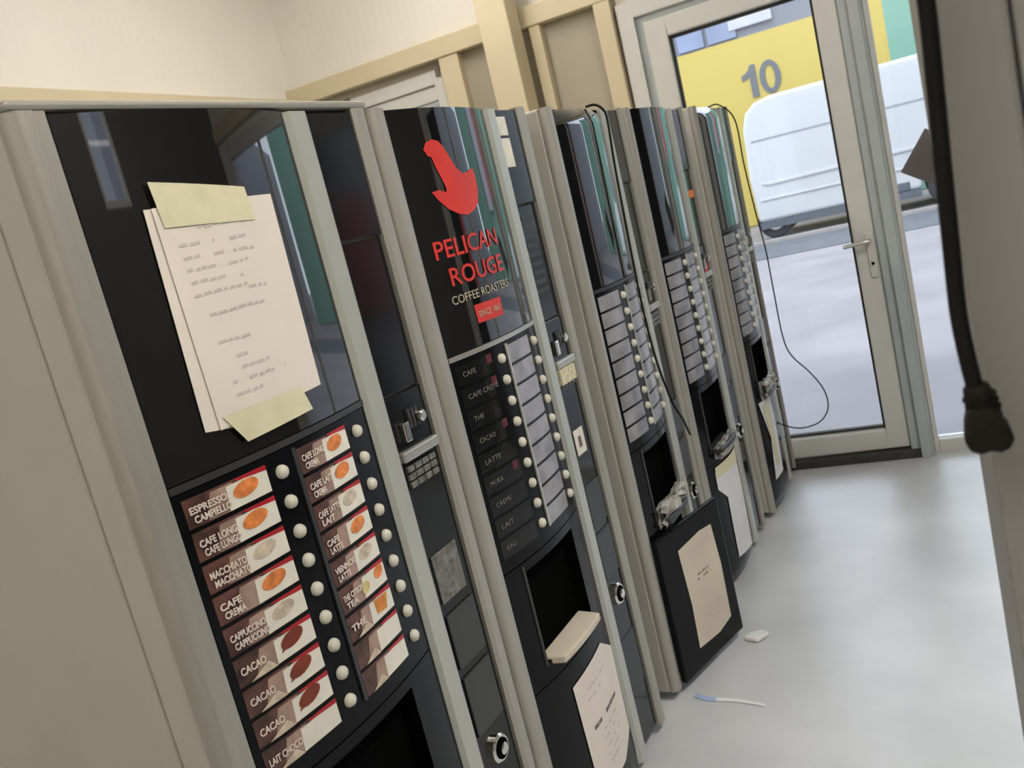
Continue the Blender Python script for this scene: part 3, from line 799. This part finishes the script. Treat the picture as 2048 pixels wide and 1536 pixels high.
# C open door sheet
class Flat:
    def __init__(s, y): s.yy = y
    def y(s, u, z): return s.yy
    def p(s, u, z, off=0.0): return (u, s.yy-off, z)
hingeC = [c for c in mC.children if c.name.startswith('lower_door')][0]
fC = Flat(-0.022)
mb = MB(); poly_on(mb, fC, [(0.100, 0.440), (0.235, 0.452), (0.305, 0.445), (0.318, 0.300), (0.312, 0.110), (0.230, 0.094), (0.105, 0.102), (0.112, 0.25)], MT['paperc'], 0.002, thick=0.001)
nC = mb.build('printed_notice')
ca, sa = math.cos(mC.rotation_euler.z), math.sin(mC.rotation_euler.z)
hx, hy = hingeC.location.x, hingeC.location.y
nC.location = (mC.location.x+hx*ca-hy*sa, mC.location.y+hx*sa+hy*ca, 0)
nC.rotation_euler = (0, 0, mC.rotation_euler.z+hingeC.rotation_euler.z)
tag(nC, 'cream printed sheet on the open black lower door of the middle machine', 'notice')
mb = MB()
scribbles(mb, fC, [(0.135, 0.285, 0.415, .9), (0.145, 0.26, 0.400, .8)], MT['ink'], 0.0028, 1, 11, 0.007)
scribbles(mb, fC, [(0.175, 0.245, 0.322, .95), (0.17, 0.25, 0.306, .8)], MT['inkd'], 0.0028, 1, 12, 0.007)
scribbles(mb, fC, [(0.17, 0.26, 0.25-i*0.024, .6) for i in range(5)], MT['ink'], 0.0028, 1, 13, 0.006)
mb.build('print', nC)
# D and E sheets
mb = MB(); k = 0.87
poly_on(mb, sD, [(0.115, 0.400), (0.118, 0.468), (0.300, 0.470), (0.425, 0.425), (0.440, 0.33), (0.405, 0.070), (0.180, 0.100), (0.190, 0.345)], MT['paperw'], 0.004, k, thick=0.001)
nD = world_obj(mD, mb, 'torn_notice', 'torn white sheet low on the machine with the orange sticker', 'notice')
mb = MB(); poly_on(mb, sD, [(0.118, 0.445), (0.425, 0.420), (0.44, 0.475), (0.12, 0.485)], MT['tape'], 0.0055, k, thick=0.0008); mb.build('masking_tape', nD)
mb = MB(); k = 0.82
rnd = random.Random(9)
poly_on(mb, sE, [(0.085, 0.520), (0.27, 0.515), (0.30, 0.40), (0.26, 0.155), (0.12, 0.150), (0.16, 0.34)], MT['paperw'], 0.004, k, thick=0.001)
nE = world_obj(mE, mb, 'torn_notice', 'crumpled white and cream sheet low on the machine beside the glass door', 'notice')
mb = MB(); poly_on(mb, sE, [(0.13, 0.500), (0.22, 0.500), (0.21, 0.20), (0.17, 0.20)], MT['tape'], 0.007, k, thick=0.0008); mb.build('masking_tape', nE)
# crumpled plastic on cup shelves of C and E
def crumple(m, sf, k, u0, u1, z0, z1, name, label, sd, mt=None):
    rnd = random.Random(sd); mb = MB()
    us = lin(u0*k, u1*k, 9); zs = lin(z0, z1, 7)
    T = {}
    def fn(u, z):
        q = (round(u, 4), round(z, 4))
        if q not in T:
            a = 0.5+0.5*math.sin(math.pi*(z-z0)/(z1-z0))
            T[q] = (u+rnd.uniform(-.006, .006), sf.y(u, z)-0.008-rnd.uniform(0, 0.030)*a, z+rnd.uniform(-.008, .008))
        return T[q]
    mb.grid(fn, us, zs, mt or MT['wrap'], smooth=False)
    def fb(u, z): p = fn(u, z); return (p[0], sf.y(u, z)-0.002, p[2])
    mb.grid(fb, us, zs, mt or MT['wrap'], smooth=False)
    return world_obj(m, mb, name, label, 'plastic bag')
crumple(mC, sC, 0.86, 0.14, 0.44, 0.522, 0.60, 'crumpled_plastic', 'crumpled clear plastic at the cup opening of the middle machine', 21)
crumple(mE, sE, 0.82, 0.14, 0.42, 0.525, 0.600, 'crumpled_plastic', 'crumpled clear plastic at the cup opening of the machine beside the glass door', 22)
crumple(mD, sD, 0.87, 0.15, 0.43, 0.505, 0.560, 'crumpled_plastic', 'crumpled clear plastic under the cup opening of the machine with the orange sticker', 23)

# ---------------------------------------------------------------- cords
cE = [(-0.80, 4.34, 1.839), (-0.75, 4.33, 1.843), (-0.695, 4.30, 1.838), (-0.641, 4.32, 1.756), (-0.640, 4.33, 1.553), (-0.630, 4.34, 1.317), (-0.621, 4.36, 1.148), (-0.622, 4.37, 0.952), (-0.622, 4.38, 0.732), (-0.600, 4.38, 0.628), (-0.529, 4.38, 0.529), (-0.480, 4.37, 0.437), (-0.474, 4.35, 0.354), (-0.519, 4.32, 0.298), (-0.605, 4.28, 0.290), (-0.680, 4.22, 0.338), (-0.722, 4.15, 0.406)]
mb = MB(); mb.tube(smooth_path(cE), 0.0032, MT['cable'], 8)
tag(mb.build('power_cord'), 'thin black cord looping out beside the farthest machine in front of the glass door', 'cord')
def onrow(s, off, z): q = at(s, off); return (q.x, q.y, z)
cC = [onrow(1.872, -0.012, 1.838), onrow(1.888, 0.012, 1.838), onrow(1.900, 0.030, 1.820), onrow(1.905, 0.036, 1.786), onrow(1.885, 0.036, 1.647), onrow(1.872, 0.036, 1.491), onrow(1.860, 0.036, 1.284), onrow(1.862, 0.036, 1.137), onrow(1.883, 0.034, 1.015), onrow(1.931, 0.032, 0.892), onrow(1.97, 0.03, 0.828), onrow(2.02, 0.030, 0.771), onrow(2.14, 0.0, 0.68)]
mb = MB(); mb.tube(smooth_path(cC), 0.004, MT['cable'], 8)
tag(mb.build('power_cord'), 'thin black cord hanging down between the middle and fourth machines', 'cord')

# ---------------------------------------------------------------- cabinet at the right edge, cord with plug hanging on it
cab = empty('metal_cabinet', (0.35, 0.72, 0)); tag(cab, 'tall grey beige metal cabinet at the right edge, a black cord hanging on it', 'cabinet')
mb = MB(); mb.box(-0.3225, -0.277, -0.062, 0.20, 0.0, 2.3, MT['cab']); mb.build('corner_profile', cab, bevel=0.004)
mb = MB(); mb.box(-0.275, 0.35, -0.060, 0.20, 0.0, 2.3, MT['cab']); mb.build('front_panel', cab, bevel=0.003)
mb = MB(); mb.box(-0.278, -0.274, -0.057, 0.18, 0.01, 2.29, MT['cabd']); mb.build('panel_seam', cab)
cp = [(0.0300, 0.628, 1.80), (0.0285, 0.628, 1.70), (0.0280, 0.628, 1.617), (0.0255, 0.628, 1.56), (0.0235, 0.628, 1.52), (0.0215, 0.628, 1.476), (0.0195, 0.628, 1.43), (0.0205, 0.628, 1.40), (0.0225, 0.628, 1.376)]
cr = empty('hanging_power_cord', (0.0225, 0.628, 1.376)); tag(cr, 'thick black power cord with an angled plug, hanging down the grey cabinet', 'cord')
o0 = Vector(cr.location)
mb = MB(); mb.tube([Vector(p)-o0 for p in smooth_path(cp)], 0.0053, MT['cable'], 14); mb.build('cable', cr)
mb = MB()
mb.tube([(0.0, 0, 0.004), (0.001, 0, -0.002), (0.0025, 0, -0.013), (0.004, -0.001, -0.020)], [0.0075, 0.0088, 0.0098, 0.0098], MT['plug'], 16); mb.build('strain_relief', cr, bevel=0.0008)
def plug_pt(px, py): return (0.018+0.00028*(px-1935)-0.00005*(py-780)-o0.x, 1.379-0.00033*(py-780)-0.00003*(px-1935)-o0.z)
mb = MB()
mb.prism([plug_pt(*p) for p in ((1936, 818), (1988, 812), (2004, 838), (2022, 856), (2030, 876), (2023, 896), (2004, 904), (1984, 900), (1966, 908), (1942, 902), (1931, 884), (1930, 850))], -0.013, 0.010, MT['plug'])
mb.build('plug_body', cr, bevel=0.0045, bseg=3)
mb = MB()
for q in range(3):
    c_ = Vector((0.0012+0.0009*q, 0, -0.003-0.0045*q)); mb.tube([c_, c_+Vector((0.0004, 0, -0.002))], 0.0104, MT['plug'], 16)
mb.build('relief_ring', cr)
# ---------------------------------------------------------------- litter on the floor
mb = MB()
mb.prism([(-0.040, -0.015), (0.01, -0.035), (0.045, 0.012), (0.02, 0.035), (-0.02, 0.02)], 0.0, 0.016, MT['paperw'], 'xy')
o = mb.build('paper_scrap', bevel=0.006); o.location = (-0.672, 2.822, 0.001)
tag(o, 'crumpled white paper scrap on the floor at the corner of the open lower door', 'paper scrap')
mb = MB()
pp_ = smooth_path([(-0.815, 2.476, 0), (-0.77, 2.455, 0), (-0.70, 2.450, 0), (-0.64, 2.437, 0), (-0.592, 2.421, 0)], 5)
for i in range(len(pp_)-1):
    a, b = pp_[i], pp_[i+1]; w_ = 0.011*(1-0.5*i/len(pp_))
    m_ = MT['blue'] if i < 7 else MT['paperw']
    mb.prism([(a.x, a.y-w_), (b.x, b.y-w_), (b.x, b.y+w_), (a.x, a.y+w_)], 0.001, 0.003, m_, 'xy')
tag(mb.build('paper_strip'), 'long white and blue paper strip on the floor in front of the middle machine', 'paper scrap')
